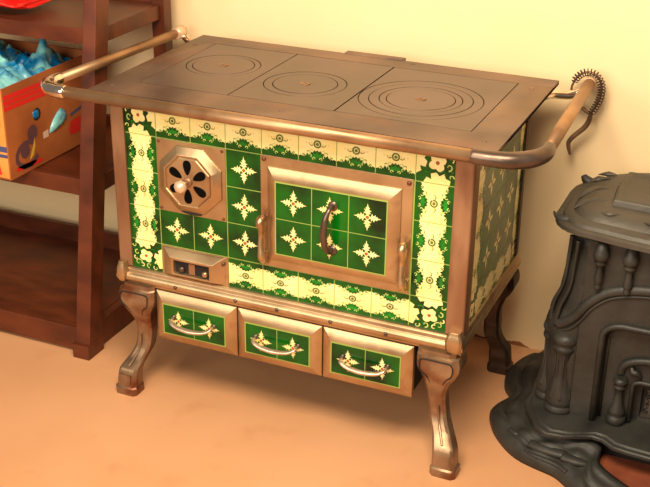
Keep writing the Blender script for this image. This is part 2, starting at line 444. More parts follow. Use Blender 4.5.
# legs: cabriole, lofted square sections
def rsq(xl, w, yf, d, z, r=.16):
    c = min(w, d)*r; x1 = xl+w; y1 = yf+d
    return [(xl+c, yf, z), (x1-c, yf, z), (x1, yf+c, z), (x1, y1-c, z), (x1-c, y1, z), (xl+c, y1, z), (xl, y1-c, z), (xl, yf+c, z)]
LT = [(.334, -.012, .098, -.030, .085), (.322, -.012, .098, -.030, .085), (.318, -.020, .106, -.036, .09), (.300, -.024, .110, -.038, .094), (.280, -.022, .106, -.038, .09),
      (.262, -.013, .088, -.034, .078), (.240, .001, .066, -.026, .06), (.215, .010, .053, -.016, .050), (.190, .013, .047, -.009, .046), (.160, .011, .045, -.007, .044),
      (.130, .007, .045, -.014, .044), (.105, -.004, .047, -.030, .045), (.085, -.016, .053, -.050, .048), (.070, -.022, .057, -.061, .050), (.040, -.025, .059, -.066, .050),
      (.026, -.026, .060, -.067, .051), (.022, -.031, .068, -.071, .057), (.004, -.031, .068, -.071, .057), (0, -.030, .066, -.070, .055)]
LTD = None
def dense(tab, n=3):
    out = []
    for a in range(len(tab)-1):
        for k in range(n):
            t = k/n; out.append([tab[a][i]*(1-t)+tab[a+1][i]*t for i in range(5)])
    out.append(list(tab[-1])); return out
def smooth_tab(tab, n=4):
    out = []
    for i in range(len(tab)-1):
        p0, p1, p2, p3 = tab[max(i-1, 0)], tab[i], tab[i+1], tab[min(i+2, len(tab)-1)]
        for k in range(n):
            t = k/n
            out.append([.5*((2*p1[q])+(p2[q]-p0[q])*t+(2*p0[q]-5*p1[q]+4*p2[q]-p3[q])*t*t+(3*p1[q]-p0[q]-3*p2[q]+p3[q])*t**3) for q in range(5)])
    return out+[list(tab[-1])]
LTD = [list(r) for r in LT[:2]]+smooth_tab(LT[2:15])+[list(r) for r in LT[15:]]
def leg(mx=False, my=False, k='legm', dx=0, footdx=0, footdy=0, dy=0):
    b = MB(); rings = []
    for z, xl, w, yf, d in LTD:
        t = max(0, min(1, (.16-z)/.1))
        if mx: xl = .910-xl-w
        xl += dx+footdx*t
        if my: yf = .515-yf-d
        yf += dy+footdy*t
        rings.append(rsq(xl, w, yf, d, z))
    b.loft(rings, k)
    # raised panel outline on the knee and foot, front side
    if not my:
        X = lambda x: (.910-x if mx else x)+dx
        F = lambda z: min(r[3] for r in [LT[0]]) if 0 else None
        kn = [(-.004, .312), (.066, .312), (.074, .300), (.070, .278), (.054, .262), (.046, .235)]
        yk = [-.0385, -.0385, -.0395, -.039, -.034, -.022]
        b.tube([(X(x), y+dy, z) for (x, z), y in zip(kn, yk)], .0017, 'dark', seg=6)
        kn2 = [(-.004, .312), (-.012, .300), (-.008, .278), (.006, .262), (.018, .235), (.024, .20)]
        b.tube([(X(x), y+dy, z) for (x, z), y in zip(kn2, [-.0385, -.0395, -.039, -.034, -.022, -.006])], .0017, 'dark', seg=6)
        fx = footdx
        b.tube([(X(.028)+0, -.012, .17), (X(.026)+fx*.3, -.014, .13), (X(.018)+fx*.6, -.033, .105), (X(.010)+fx*.9, -.052, .086)], .0035, k, seg=8)
        f0, f1 = sorted((X(-.014)+fx, X(.022)+fx))
        b.box(f0, f1, -.0685, -.060, .034, .064, k)
    return b.build('leg', rng, sharp=32)
leg(dx=-.006)
leg(mx=True, footdx=.012, dx=.010)
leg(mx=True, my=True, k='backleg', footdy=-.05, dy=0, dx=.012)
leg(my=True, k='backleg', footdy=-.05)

# a bevelled frame: flange + frustum + optional hole
def frame_rect(b, o, i, y0, y1, k, hole_to=None):
    # o, i = (x0,x1,z0,z1); ring from outer rect at y0 to inner rect at y1
    P = lambda r, y: [(r[0], y, r[2]), (r[1], y, r[2]), (r[1], y, r[3]), (r[0], y, r[3])]
    rings = [P(o, 0 if hole_to is None else hole_to), P(o, y0), P(i, y1)]
    b.loft(rings, k, smooth=False, caps=True)

def tile_grid(parent, x0, x1, z0, z1, nx, nz, y):
    b = MB(); b.keep = True
    b.box(x0, x1, y-.0008, y+.002, z0, z1, 'grout')
    T = Tiles(b, (0, y-.0009, 0), (1, 0, 0), (0, 0, 1), (0, -1, 0))
    w, h = (x1-x0-.004)/nx, (z1-z0-.004)/nz
    for i in range(nx):
        for j in range(nz): star(T, x0+.002+w*i, z0+.002+h*j, w, h)
    return b.build('tile_panel', parent)

# oven door
b = MB()
b.box(.398, .797, -.004, .0, .462, .762, 'nickel')
frame_rect(b, (.4185, .770, .483, .735), (.4435, .7445, .506, .707), -.007, -.021, 'nickel', -.004)
for x, z in ((.408, .752), (.787, .752), (.408, .472), (.787, .472)):
    b.lathe([(.006, 0), (.006, .003), (.003, .005)], (x, -.004, z), 'screw', axis='y', seg=10)
door = b.build('oven_door', rng, bevel=.0012)
tile_grid(door, .4455, .7425, .508, .705, 3, 2, -.0215)
b = MB()
b.tube([(.603, -.022, .668), (.602, -.045, .668), (.597, -.058, .645), (.594, -.062, .61), (.596, -.058, .575), (.600, -.045, .552), (.601, -.022, .550)],
       [.006, .006, .0085, .0095, .0085, .006, .006], 'pewter', seg=14, flat=.8)
for z in (.668, .550): b.lathe([(.013, 0), (.013, .003), (.007, .006)], (.602, -.021, z), 'pewter', axis='y', seg=16)
b.build('handle', door)
for x in (.409, .786):
    b = MB()
    b.tube([(x, -.010, .592), (x-.001, -.024, .598), (x, -.032, .590), (x+.001, -.028, .572), (x-.003, -.022, .550), (x-.002, -.026, .520), (x+.001, -.026, .496), (x, -.016, .484), (x, -.006, .484)],
           [.007, .0105, .012, .009, .0065, .0075, .0115, .012, .010], 'nickel', seg=12, flat=1)
    b.box(x-.010, x+.010, -.012, -.003, .470, .502, 'nickel')
    b.build('latch_bar', door, bevel=0)

# firebox draught door (octagonal)
b = MB()
b.box(.101, .299, -.004, 0, .561, .759, 'nickel')
ocx, ocz = .1995, .660
def octo(hw, y, cut=.42):
    c = hw*(1-cut)*1.0; k = hw*cut
    pts = [(-k, hw), (k, hw), (hw, k), (hw, -k), (k, -hw), (-k, -hw), (-hw, -k), (-hw, k)]
    return [(ocx+x, y, ocz+z) for x, z in pts]
b.loft([octo(.090, -.004), octo(.089, -.008), octo(.070, -.021), octo(.066, -.021), octo(.064, -.018)], 'nickel', smooth=False)
for x in (.108, .291):
    for z in (.568, .752): b.lathe([(.0045, 0), (.0045, .002), (.002, .003)], (x, -.004, z), 'screw', axis='y', seg=8)
b.tube([(.170, -.006, .571), (.20, -.009, .567), (.228, -.006, .569)], .0035, 'dark', seg=6)
fd = b.build('firebox_door', rng, bevel=.001)
b = MB()
b.loft([octo(.0625, -.017), octo(.0625, -.020), octo(.060, -.022)], 'nickel', smooth=False)
for q in range(6):
    a = PI/2+q*PI/3; rings = []
    pts = []
    for i in range(16):
        t = 2*PI*i/16; u = .0205*math.cos(t)+.039; v = .0112*math.sin(t)*(1+.40*math.cos(t))
        pts.append((ocx+u*math.cos(a)-v*math.sin(a), -.0224, ocz+u*math.sin(a)+v*math.cos(a)))
    b.loft([pts, [(x, -.0215, z) for x, y, z in pts]], 'groove', smooth=False)
b.lathe([(.013, 0), (.013, .004), (.008, .006)], (ocx, -.022, ocz), 'post', axis='y', seg=20)
b.build('draught_disc', fd)
b = MB(); b.lathe([(.006, 0), (.006, .016), (.012, .019), (.0175, .027), (.0175, .035), (.011, .042), (.002, .044)], (ocx, -.027, ocz), 'knob', axis='y', seg=8)
b.build('knob', fd)

# ash door
b = MB()
b.box(.102, .300, -.004, 0, .376, .459, 'nickel')
P = lambda x0, x1, z0, z1, y: [(x0, y, z0), (x1, y, z0), (x1, y, z1), (x0, y, z1)]
b.loft([P(.106, .292, .378, .457, -.004), P(.110, .286, .380, .454, -.008), P(.135, .262, .386, .436, -.022), P(.145, .252, .391, .430, -.022), P(.147, .250, .392, .428, -.010)], 'nickel', smooth=False)
ad = b.build('ash_door', rng, bevel=.0012)
b = MB(); b.box(.147, .250, -.012, -.0095, .392, .428, 'dark')
b.lathe([(.008, 0), (.009, .006), (.005, .011)], (.168, -.012, .405), 'pewter', axis='y', seg=12)
b.lathe([(.008, 0), (.009, .008), (.005, .012)], (.238, -.012, .404), 'nickel', axis='y', seg=12)
b.box(.188, .206, -.015, -.012, .394, .424, 'post')
b.build('draught_slide', ad)
b = MB(); b.lathe([(.006, 0), (.006, .003), (.003, .004)], (.287, -.006, .440), 'pewter', axis='y', seg=10); b.build('screw', ad)

# drawers
for x0, x1 in ((.083, .3285), (.3315, .574), (.577, .8225)):
    b = MB()
    b.loft([P(x0+.004, x1-.004, .182, .328, .30), P(x0+.004, x1-.004, .182, .328, -.003)], 'dark', smooth=False)
    b.loft([P(x0, x1, .178, .3265, -.002), P(x0, x1, .178, .3265, -.013), P(x0+.001, x1-.001, .179, .3255, -.015), P(x0+.0265, x1-.0255, .206, .300, -.030)], 'nickel', smooth=False)
    d = b.build('drawer', rng, bevel=.001)
    tile_grid(d, x0+.028, x1-.027, .2075, .2985, 2, 1, -.0305)
    cx = (x0+x1)/2
    b = MB()
    w = .061; hz = .262
    b.tube([(cx-w, -.031, hz), (cx-w, -.044, hz), (cx-w*.93, -.055, hz-.004), (cx-w*.6, -.060, hz-.011), (cx, -.062, hz-.014), (cx+w*.6, -.060, hz-.011), (cx+w*.93, -.055, hz-.004), (cx+w, -.044, hz), (cx+w, -.031, hz)],
           [.0035, .004, .0048, .0062, .0075, .0062, .0048, .004, .0035], 'handle', seg=12, flat=.75)
    for s in (-1, 1): b.lathe([(.008, 0), (.008, .002), (.004, .005)], (cx+s*w, -.031, hz), 'pewter', axis='y', seg=14)
    b.build('handle', d)

# brass rail with corner elbows
RZ = .866; RFY = -.064; rr = .0155
b = MB(); b.tube([(-.128, RFY, RZ), (.965, RFY, RZ)], rr, 'pipe', seg=28, smooth_path=False)
b.tube([(-.204, .022, RZ), (-.166, .585, RZ)], rr*.88, 'pipe', seg=24, smooth_path=False)
b.tube([(1.092, .050, RZ), (1.070, .615, RZ)], rr, 'pipe', seg=24, smooth_path=False)
rail = b.build('towel_rail', rng)
b = MB(); b.tube([(-.122, RFY, RZ), (-.128, RFY, RZ), (-.150, RFY+.001, RZ), (-.178, RFY+.012, RZ), (-.200, RFY+.036, RZ), (-.207, RFY+.062, RZ), (-.206, RFY+.088, RZ), (-.2055, RFY+.094, RZ)],
       [.0155, .0185, .0185, .0195, .0195, .0185, .018, .0145], 'chrome', seg=24); e = b.build('elbow', rail); e['label'] = 'polished nickel elbow'
b = MB(); b.tube([(.950, RFY, RZ), (.954, RFY, RZ), (.99, RFY, RZ), (1.035, RFY+.008, RZ), (1.072, RFY+.036, RZ), (1.091, RFY+.075, RZ), (1.092, RFY+.115, RZ), (1.092, RFY+.118, RZ)],
       [.0156, .0178, .0182, .0195, .0200, .019, .0175, .0156], 'pewter', seg=24); e = b.build('elbow', rail); e['label'] = 'dull grey elbow'
# end caps and curved brackets at the back
for x, s in ((-.165, 1), (1.070, -1)):
    b = MB()
    cl = .026 if s < 0 else .040; cr = .0165 if s < 0 else .019
    b.lathe([(.0158, 0), (cr, .003), (cr, cl), (.015, cl+.004), (.014, cl+.007), (.008, cl+.010)], (x, 0, RZ), 'knob', axis='y', seg=24)
    b.v = [(vx, (.588 if s < 0 else .556)-vy, vz) for vx, vy, vz in b.v]
    b.build('end_cap', rail)
    ye = .60 if s < 0 else .60
    b = MB(); xe = .965 if s < 0 else -.04
    b.tube([(x, ye, RZ-.008), (x+s*.020, ye-.004, RZ-.026), (x+s*.050, ye-.02, RZ-.034), (x+s*.085, ye-.055, RZ-.026), (xe, .510, RZ-.026)], [.011, .0115, .012, .012, .013], 'chrome', seg=14)
    b.build('bracket', rail)
# front brackets from the posts
for x in (-.02, .925):
    b = MB(); b.tube([(x, -.006, .845), (x, -.035, .852), (x, -.062, RZ-.010)], [.010, .008, .008], 'pewter', seg=12); b.build('bracket', rail)

# ------------------------------------------------------------------ spring-handled lid lifter hanging on the rail end
lf = thing('lid_lifter', (1.075, .585, .70), 'iron lid lifter with coiled spring grip, looped over the right rail end', 'lid lifter')
LY = .617
HP = [(x-.010, z-.002) for x, z in [(1.044, .800), (1.030, .825), (1.033, .855), (1.048, .881), (1.070, .892), (1.093, .885), (1.108, .863), (1.110, .832), (1.101, .803), (1.090, .780)]]
b = MB()
b.tube([(1.080, LY, .776), (1.060, LY+.001, .786), (1.042, LY, .800), (1.033, LY, .822)], .0052, 'hookm', seg=10)
b.tube([(x, LY, z) for x, z in HP[1:]]+[(1.078, LY, .762)], .0032, 'hookm', seg=8)
b.tube([(1.080, LY, .779), (1.077, LY, .759), (1.068, LY-.002, .739), (1.052, LY-.004, .721), (1.038, LY-.006, .706), (1.030, LY-.008, .691), (1.032, LY-.010, .676), (1.038, LY-.010, .658)],
       [.007, .009, .0095, .0088, .0085, .0078, .007, .005], 'hookm', seg=12, flat=.8)
b.build('hook', lf)
pts, _ = catmull([Vector((x, LY, z)) for x, z in HP[1:]], 0, 20)
# arc-length helix
Ls = [0]
for a, c in zip(pts, pts[1:]): Ls.append(Ls[-1]+(c-a).length)
tot = Ls[-1]; turns = 24; K = 12; hel = []
def at(s):
    for i in range(len(Ls)-1):
        if Ls[i+1] >= s:
            t = (s-Ls[i])/max(Ls[i+1]-Ls[i], 1e-9); p = pts[i].lerp(pts[i+1], t); return p, (pts[i+1]-pts[i]).normalized()
    return pts[-1], (pts[-1]-pts[-2]).normalized()
for i in range(turns*K+1):
    p, t = at(tot*(.16+.84*i/(turns*K))); n1 = Vector((0, 1, 0)); n2 = t.cross(n1); a = 2*PI*i/K
    r = .0100
    if i < K: r = .006+.0040*i/K
    hel.append(tuple(p+n1*math.cos(a)*r+n2*math.sin(a)*r))
b = MB(); b.tube(hel, .0014, 'coil', seg=6, smooth_path=False); b.build('spring_grip', lf)

# ------------------------------------------------------------------ mahogany ladder shelf
sh = thing('ladder_shelf', (-.65, .3, 0), 'dark mahogany wooden shelf unit with slanting front legs against the wall', 'shelf')
SXR, SXL = -.202, -1.22
YL = lambda z: .048+.165*z
for xa in (SXR-.05, SXL):
    b = MB(); rings = []
    for z in (0.001, 1.75): rings.append([(xa+.005*z, YL(z), z), (xa+.05-.003*z, YL(z), z), (xa+.05-.003*z, YL(z)+.064, z), (xa+.005*z, YL(z)+.064, z)])
    b.loft(rings, 'wood', smooth=False); b.box(xa-.004, xa+.052, YL(0)-.005, YL(0)+.075, 0, .045, 'wood')
    b.build('front_leg', sh, bevel=.002)
    b = MB(); b.box(xa+.006, xa+.05, .558, .602, 0, 1.75, 'wood'); b.build('back_leg', sh, bevel=.002)
for zt, ap in ((.085, .075), (.531, .050), (.950, .044), (1.40, .044)):
    yf = YL(zt)+.008; b = MB()
    b.box(SXL+.045, SXR-.045, yf+.018, .60, zt-.018, zt-.003, 'wood')
    b.box(SXL+.045, SXR-.045, yf, yf+.022, zt-ap, zt, 'wood')
    b.build('shelf_board', sh, bevel=.002)
    for xa in (SXL+.012, SXR-.040):
        b = MB(); b.box(xa, xa+.028, yf+.02, .56, zt-ap-(0 if zt > .2 else .008), zt, 'wood'); b.build('side_rail', sh, bevel=.002)
    b = MB(); b.box(SXL+.045, SXR-.045, .585, .602, zt-ap, zt+.055 if zt < .2 else zt+.03, 'wood'); b.build('back_rail', sh, bevel=.002)

# ------------------------------------------------------------------ cardboard carton on the middle shelf
cb = thing('cardboard_box', (-.63, .27, .5315), 'open printed cardboard carton of blue plastic, on the middle board of the wooden shelf', 'box')
cx0, cx1, cy0, cy1, cz0, cz1 = -.84, -.42, .052, .492, .532, .800
t = .005
b = MB()
b.box(cx0, cx1, cy0, cy1, cz0, cz0+t, 'card')
b.box(cx1-t, cx1, cy0, cy1, cz0+t, cz1, 'card'); b.box(cx0, cx0+t, cy0, cy1, cz0+t, cz1, 'card')
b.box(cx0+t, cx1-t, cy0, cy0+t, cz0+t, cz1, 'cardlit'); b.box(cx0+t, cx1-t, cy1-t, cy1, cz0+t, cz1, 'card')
b.build('carton', cb)
b = MB(); b.keep = True
T = Tiles(b, (cx1+.0004, 0, 0), (0, 1, 0), (0, 0, 1), (1, 0, 0))
for z0, z1 in ((.735, .7475), (.750, .764), (.7665, .780)):
    T.poly([(cy0, z0), (.30, z0-.006), (.30, z1-.006), (cy0, z1)], 'pred', 1)
T.poly([(.345, .575), (.42, .575), (.43, .60), (.40, .622), (.35, .618), (.338, .595)], 'pred', 1)
T.poly([(.35, .632), (.42, .644), (.424, .654), (.352, .642)], 'pblue', 1)
T.poly([(.08, .548), (.20, .542), (.20, .552), (.14, .560), (.08, .560)], 'pred', 1)
ring = ribbon2([(.135+.050*math.cos(a/10*2*PI*.8+.8), .585+.035*math.sin(a/10*2*PI*.8+.8)) for a in range(11)], .008)
T.poly(ring, 'ppurple', 1)
T.poly(disc(.165, .640, .024, 10), 'ppurple', 1.2)
T.poly(disc(.125, .597, .022, 10), 'ppurple', 1.4)
T.poly([(.140, .562), (.160, .575), (.172, .600), (.172, .625), (.160, .600), (.150, .583)], 'pyellow', 2)
T.poly([(.212, .606), (.238, .606), (.238, .628), (.212, .626)], 'pwhite', 1)
T2 = Tiles(b, (0, cy0-.0004, 0), (1, 0, 0), (0, 0, 1), (0, -1, 0))
T2.poly([(-.60, .690), (-.438, .690), (-.438, .735), (-.60, .735)], 'pred', 1)
T2.poly([(-.56, .615), (-.424, .615), (-.424, .632), (-.56, .632)], 'pblue', 1)
T2.poly([(-.56, .598), (-.424, .598), (-.424, .608), (-.56, .608)], 'pblue', 1)
T2.poly([(-.62, .545), (-.450, .545), (-.462, .62), (-.62, .62)], 'pred', 1)
b.build('print', cb)
# holes: flat near-black patches painted in for the shaded openings
b = MB(); b.keep = True
T = Tiles(b, (cx1+.0006, 0, 0), (0, 1, 0), (0, 0, 1), (1, 0, 0))
T.poly(disc(.192, .688, .0185, 16), 'dark', 1)
TD = [(.248, .622), (.266, .618), (.310, .628), (.326, .645), (.318, .664), (.300, .668), (.266, .650)]
T.poly(TD, 'dark', 1)
b.build('hand_hole', cb)

# blue plastic crumpled into the carton
from mathutils import noise
def crumple(x0, x1, y0, y1, zb, nx, ny, spikes=()):
    vs = []; fs = []
    for j in range(ny+1):
        for i in range(nx+1):
            u, v = i/nx, j/ny; x = x0+(x1-x0)*u; y = y0+(y1-y0)*v
            edge = min(1, min(u, 1-u, v, 1-v)*7)
            w = noise.noise_vector(Vector((x*9, y*9, 3)))*.035
            q = Vector((x+w.x, y+w.y, 0))
            f = (1-abs(noise.noise(q*11)))*.9+(1-abs(noise.noise(q*24+Vector((5, 2, 1)))))*.5+(1-abs(noise.noise(q*52)))*.22
            z = zb+(f-1.15)*.085*edge-.035*(1-edge)
            for sx, sy, h, wd in spikes: z += h*math.exp(-((x-sx)**2+(y-sy)**2)/wd**2)
            vs.append((x+w.x*.5*edge, y+w.y*.5*edge, z))
    for j in range(ny):
        for i in range(nx):
            a = j*(nx+1)+i; fs.append((a, a+1, a+nx+2, a+nx+1))
    return vs, fs
b = MB()
vs, fs = crumple(cx0+.008, cx1-.008, cy0+.008, cy1-.008, .775, 90, 90, ((-.52, .38, .05, .022), (-.47, .43, .02, .03), (-.64, .25, .035, .06), (-.50, .17, .025, .05), (-.72, .36, .05, .05)))
b.add(vs, fs, 'plastic', True)
def blob(b, c, rx, ry, rz, k, seed):
    rnd = random.Random(seed); rings = []
    for i in range(1, 8):
        th = PI*i/8
        rings.append([(c[0]+rx*math.cos(th)*1.0, c[1]+ry*math.sin(th)*math.cos(2*PI*j/10)*rnd.uniform(.82, 1.0), c[2]+rz*math.sin(th)*math.sin(2*PI*j/10)*rnd.uniform(.82, 1.0)) for j in range(10)])
    b.loft(rings, k, smooth=True)
blob(b, (cx1-.001, .188, .689), .006, .017, .0165, 'plastic', 4)
TE = [(.240, .614), (.262, .612), (.290, .618), (.318, .627), (.334, .644), (.326, .662), (.304, .673), (.286, .664), (.266, .650), (.250, .632)]
cyy = sum(p[0] for p in TE)/len(TE); czz = sum(p[1] for p in TE)/len(TE)
b.loft([[(cx1+dx_, cyy+(y-cyy)*k_, czz+(z-czz)*k_) for y, z in TE] for dx_, k_ in ((-.004, .9), (.0015, 1), (.006, .8), (.009, .4))], 'plastic')
tag(b.build('plastic_wrap'), 'crumpled translucent blue plastic film stuffed in the printed carton', 'plastic wrap')

# red foil bag on the upper shelf
b = MB(); rnd = random.Random(5); rings = []
for i in range(15):
    u = i/14; x = -.84+.36*u; h = .07*math.sin(PI*min(max(u, .03), .97))**.45; d = .14*(.8+.2*math.sin(PI*u))
    cy = .36-.02*u
    ring = []
    for j in range(18):
        a = 2*PI*j/18; rr_ = 1+rnd.uniform(-.07, .07)
        ring.append((x+rnd.uniform(-.006, .006), cy+d*math.cos(a)*rr_, max(.9635, .965+h*.5+h*.5*math.sin(a)*rr_)))
    rings.append(ring)
b.loft(rings, 'redbag')
rb = b.build('snack_bag', sub=1)
tag(rb, 'shiny red foil bag lying on the upper board of the wooden shelf', 'bag')

# ------------------------------------------------------------------ black cast-iron parlour stove on the right
SXc = 1.46
ps = thing('cast_iron_stove', (SXc, .36, 0), 'black cast-iron parlour stove with nested arches and turned pendants, right of the tiled range', 'stove')
def outline(xl, yf, ch, yb, bow=0, notch=None, n=6, e=1.0, cb=None):
    cb = cb or ch
    L_ = []
    # front centre -> left
    if notch:
        L_ += [(SXc, notch[1]), (notch[0], notch[1]), (notch[0], yf)]
    else:
        for t in (0, .33, .66): L_.append((SXc+(xl+ch-SXc)*t, yf-bow*(1-t*t)))
    for i in range(n+1):
        a = PI/2*i/n; L_.append((xl+ch-ch*math.sin(a)**e, yf+ch-ch*math.cos(a)**e))
    for i in range(n+1):
        a = PI/2*i/n; L_.append((xl+cb-cb*math.cos(a), yb-cb+cb*math.sin(a)))
    L_.append((SXc, yb))
    R_ = [(2*SXc-x, y) for x, y in L_[::-1] if abs(x-SXc) > 1e-6]
    return L_+R_
# body
b = MB(); rings = []
for z, xl in ((.10, 1.098), (.13, 1.096), (.20, 1.094), (.29, 1.092), (.33, 1.084), (.36, 1.092), (.42, 1.110), (.48, 1.118), (.54, 1.124), (.57, 1.132), (.60, 1.128)):
    rings.append([(x, y, z) for x, y in outline(xl, .196, .080, .52, notch=(1.19, .30))])
b.loft(rings, 'iron')
b.build('body', ps)
# stepped arched front
def arch(xL, top, rad, y, z0=.105, n=10):
    xR = 2*SXc-xL; pts = [(xL, y, z0)]
    for i in range(n+1):
        a = PI/2*i/n; pts.append((xL+rad-rad*math.cos(a), y, top-rad*.75+rad*.75*math.sin(a)))
    for i in range(n+1):
        a = PI/2*i/n; pts.append((xR-rad+rad*math.sin(a), y, top-rad*.75+rad*.75*math.cos(a)))
    pts.append((xR, y, z0)); return pts
b = MB()
outer = [(1.184, .192, .105)]
n = 10
A0 = arch(1.245, .384, .045, .192)
rect = []
for p in A0:
    x, y, z = p
    rect.append(p)
# plate around the first arch: map arch points radially to the rectangle
R0 = []
for idx, (x, y, z) in enumerate(A0):
    if idx == 0: R0.append((1.184, .192, .105))
    elif idx == len(A0)-1: R0.append((2*SXc-1.184, .192, .105))
    elif idx <= 6: R0.append((1.184, .192, .105+(.6-.105)*idx/6))
    elif idx <= 11: R0.append((1.184+(SXc-1.184)*(idx-6)/5.5, .192, .6))
    elif idx < len(A0)-1-6: R0.append((2*SXc-(1.184+(SXc-1.184)*(len(A0)-1-6-idx+0)/5.5), .192, .6))
    else: R0.append((2*SXc-1.184, .192, .105+(.6-.105)*(len(A0)-1-idx)/6))
steps = [R0, A0, arch(1.249, .380, .042, .196), arch(1.252, .377, .040, .216), arch(1.330, .226, .018, .218), arch(1.334, .222, .016, .240), arch(1.352, .204, .012, .243), arch(1.354, .202, .012, .262), arch(1.37, .19, .010, .264)]
b.loft(steps, 'iron', smooth=False, closed=False, caps=False)
b.add(steps[-1], [tuple(range(len(steps[-1])))], 'iron')
b.build('arched_front', ps)
def mirrored(L_): return L_+[(2*SXc-x, y, z) for x, y, z in L_[::-1] if abs(x-SXc) > 1e-6]
b = MB(); b.tube(mirrored([(1.128, .205, .352), (1.150, .197, .368), (1.172, .192, .392), (1.200, .190, .434), (1.245, .190, .473), (1.315, .190, .493), (1.38, .190, .498), (SXc, .190, .500)]), .0095, 'iron', seg=14, flat=1.3)
b.tube(mirrored([(1.142, .202, .340), (1.163, .195, .353), (1.187, .191, .384), (1.212, .190, .424), (1.255, .190, .459), (1.32, .190, .477), (1.38, .190, .482), (SXc, .190, .484)]), .0045, 'iron', seg=10)
b.build('arch_moulding', ps)
b = MB(); b.tube(arch(1.243, .388, .050, .190), .0085, 'iron', seg=14, smooth_path=False)
b.tube([(p[0]+(.014 if p[0] < SXc else -.014), p[1]+.025, p[2]-.012 if p[2] > .2 else p[2]) for p in arch(1.243, .388, .050, .190)], .004, 'iron', seg=8, smooth_path=False); b.build('arch_moulding', ps)
b = MB(); b.tube(mirrored([(1.296, .217, .244), (1.299, .214, .262), (1.312, .212, .278), (1.34, .211, .290), (1.38, .211, .294), (SXc, .211, .296)]), .0085, 'iron', seg=12, flat=1.2); b.build('arch_moulding', ps)
b = MB(); b.tube(arch(1.330, .228, .02, .216), .006, 'iron', seg=12, smooth_path=False); b.build('arch_moulding', ps)
# pierced panel in the middle
M['mesh'] = mat('pierced_iron', srgb(26, 22, 20), srgb(92, 80, 70), .5, .3, 160, .8, 200, lo=.45, hi=.55)
b = MB(); b.box(1.362, 2*SXc-1.362, .254, .2635, .12, .196, 'mesh')
b.box(1.350, 2*SXc-1.350, .236, .2635, .106, .112, 'irontop'); b.box(1.354, 2*SXc-1.354, .244, .2635, .114, .120, 'irontop'); b.build('grille', ps)
# corner columns
for s in (1, -1):
    for cx, cy, sc_ in ((1.152, .212, 1), (1.112, .262, .9)):
        X = cx if s == 1 else 2*SXc-cx
        b = MB(); b.lathe([(r*sc_, z) for r, z in ((.030, .100), (.038, .104), (.040, .115), (.036, .123), (.034, .126), (.038, .130), (.037, .137), (.038, .143), (.033, .165), (.022, .21), (.0195, .25),
                 (.026, .278), (.030, .284), (.031, .288), (.031, .293), (.026, .297), (.030, .303), (.034, .312), (.032, .322), (.024, .328), (.012, .334))], (X, cy, 0), 'iron')
        for q in range(8):
            a = 2*PI*q/8+.2; b.tube([(X+.0335*sc_*math.cos(a), cy+.0335*sc_*math.sin(a), .146), (X+.0215*sc_*math.cos(a), cy+.0215*sc_*math.sin(a), .21), (X+.0225*sc_*math.cos(a), cy+.0225*sc_*math.sin(a), .276)], [.005, .0035, .0025], 'iron', seg=8)
        b.build('corner_column', ps)
# short balusters
for X in (1.300, 2*SXc-1.300):
    b = MB(); b.lathe([(.018, .104), (.024, .108), (.026, .120), (.023, .128), (.018, .132), (.022, .137), (.020, .145), (.014, .16), (.010, .185), (.011, .205), (.016, .210), (.016, .214), (.012, .217), (.017, .223), (.019, .230), (.012, .237)], (X, .205, 0), 'iron')
    b.build('baluster', ps)
    q = 1 if X < SXc else -1
    b = MB(); b.tube([(X+.022*q, .214, .268), (X+.026*q, .208, .258), (X+.036*q, .208, .256), (X+.044*q, .212, .246), (X+.045*q, .216, .236)], [.005, .008, .008, .006, .003], 'iron', seg=10)
    b.build('scroll_bracket', ps)
# turned pendants under the cornice
PX = [1.218, 1.288, 1.358, 1.427]
for X in PX+[2*SXc-x for x in PX]:
    b = MB(); b.lathe([(r*.9, z-.004) for r, z in [(.012, .612), (.016, .594), (.021, .584), (.0215, .574), (.017, .566), (.013, .563), (.017, .559), (.015, .554), (.010, .551), (.0085, .54), (.0115, .522), (.0125, .510), (.009, .502), (.008, .499), (.010, .495), (.009, .489), (.004, .484)]][::-1], (X, .178, 0), 'iron', seg=18)
    b.build('pendant', ps)
# shoulder leaves on the flare
for s in (1, -1):
    b = MB()
    fx = lambda x: x if s == 1 else 2*SXc-x
    for q in range(2):
        o_ = .012+q*.020
        b.tube([(fx(1.170-o_), .180+o_*1.1, .595), (fx(1.166-o_), .184+o_*1.1, .53), (fx(1.160-o_), .188+o_*1.1, .46), (fx(1.140-o_), .192+o_*1.1, .40), (fx(1.130-o_*.8), .20+o_*1.1, .345)],
               [.006, .005, .0045, .006, .007], 'iron', seg=8)
    b.build('shoulder_leaf', ps)
# cornice and top
b = MB(); rings = []
for z, ins, bow in ((.590, .050, 0), (.600, .040, .006), (.608, .022, .018), (.617, .006, .030), (.620, .0, .034), (.631, .0, .034), (.634, .005, .032), (.635, .014, .030), (.643, .018, .028),
                    (.648, .026, .026), (.650, .038, .022), (.655, .042, .018), (.662, .050, .014), (.668, .064, .01), (.671, .085, .006)):
    rings.append([(x, y, z) for x, y in outline(1.086+ins, .160+ins*.8, .095-ins*.2, .580-ins*.6, bow, cb=.17)])
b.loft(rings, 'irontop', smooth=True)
b.build('cornice', ps, sharp=26)
b = MB()
PL = lambda i, z: [(1.214+i, .262+i, z), (SXc, .240+i, z), (2*SXc-1.214-i, .262+i, z), (2*SXc-1.206-i, .37, z), (2*SXc-1.214-i, .475-i, z), (1.214+i, .475-i, z), (1.206+i, .37, z)]
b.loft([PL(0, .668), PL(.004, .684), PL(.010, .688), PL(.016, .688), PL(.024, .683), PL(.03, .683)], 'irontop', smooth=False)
b.build('top_plate', ps, bevel=.002)
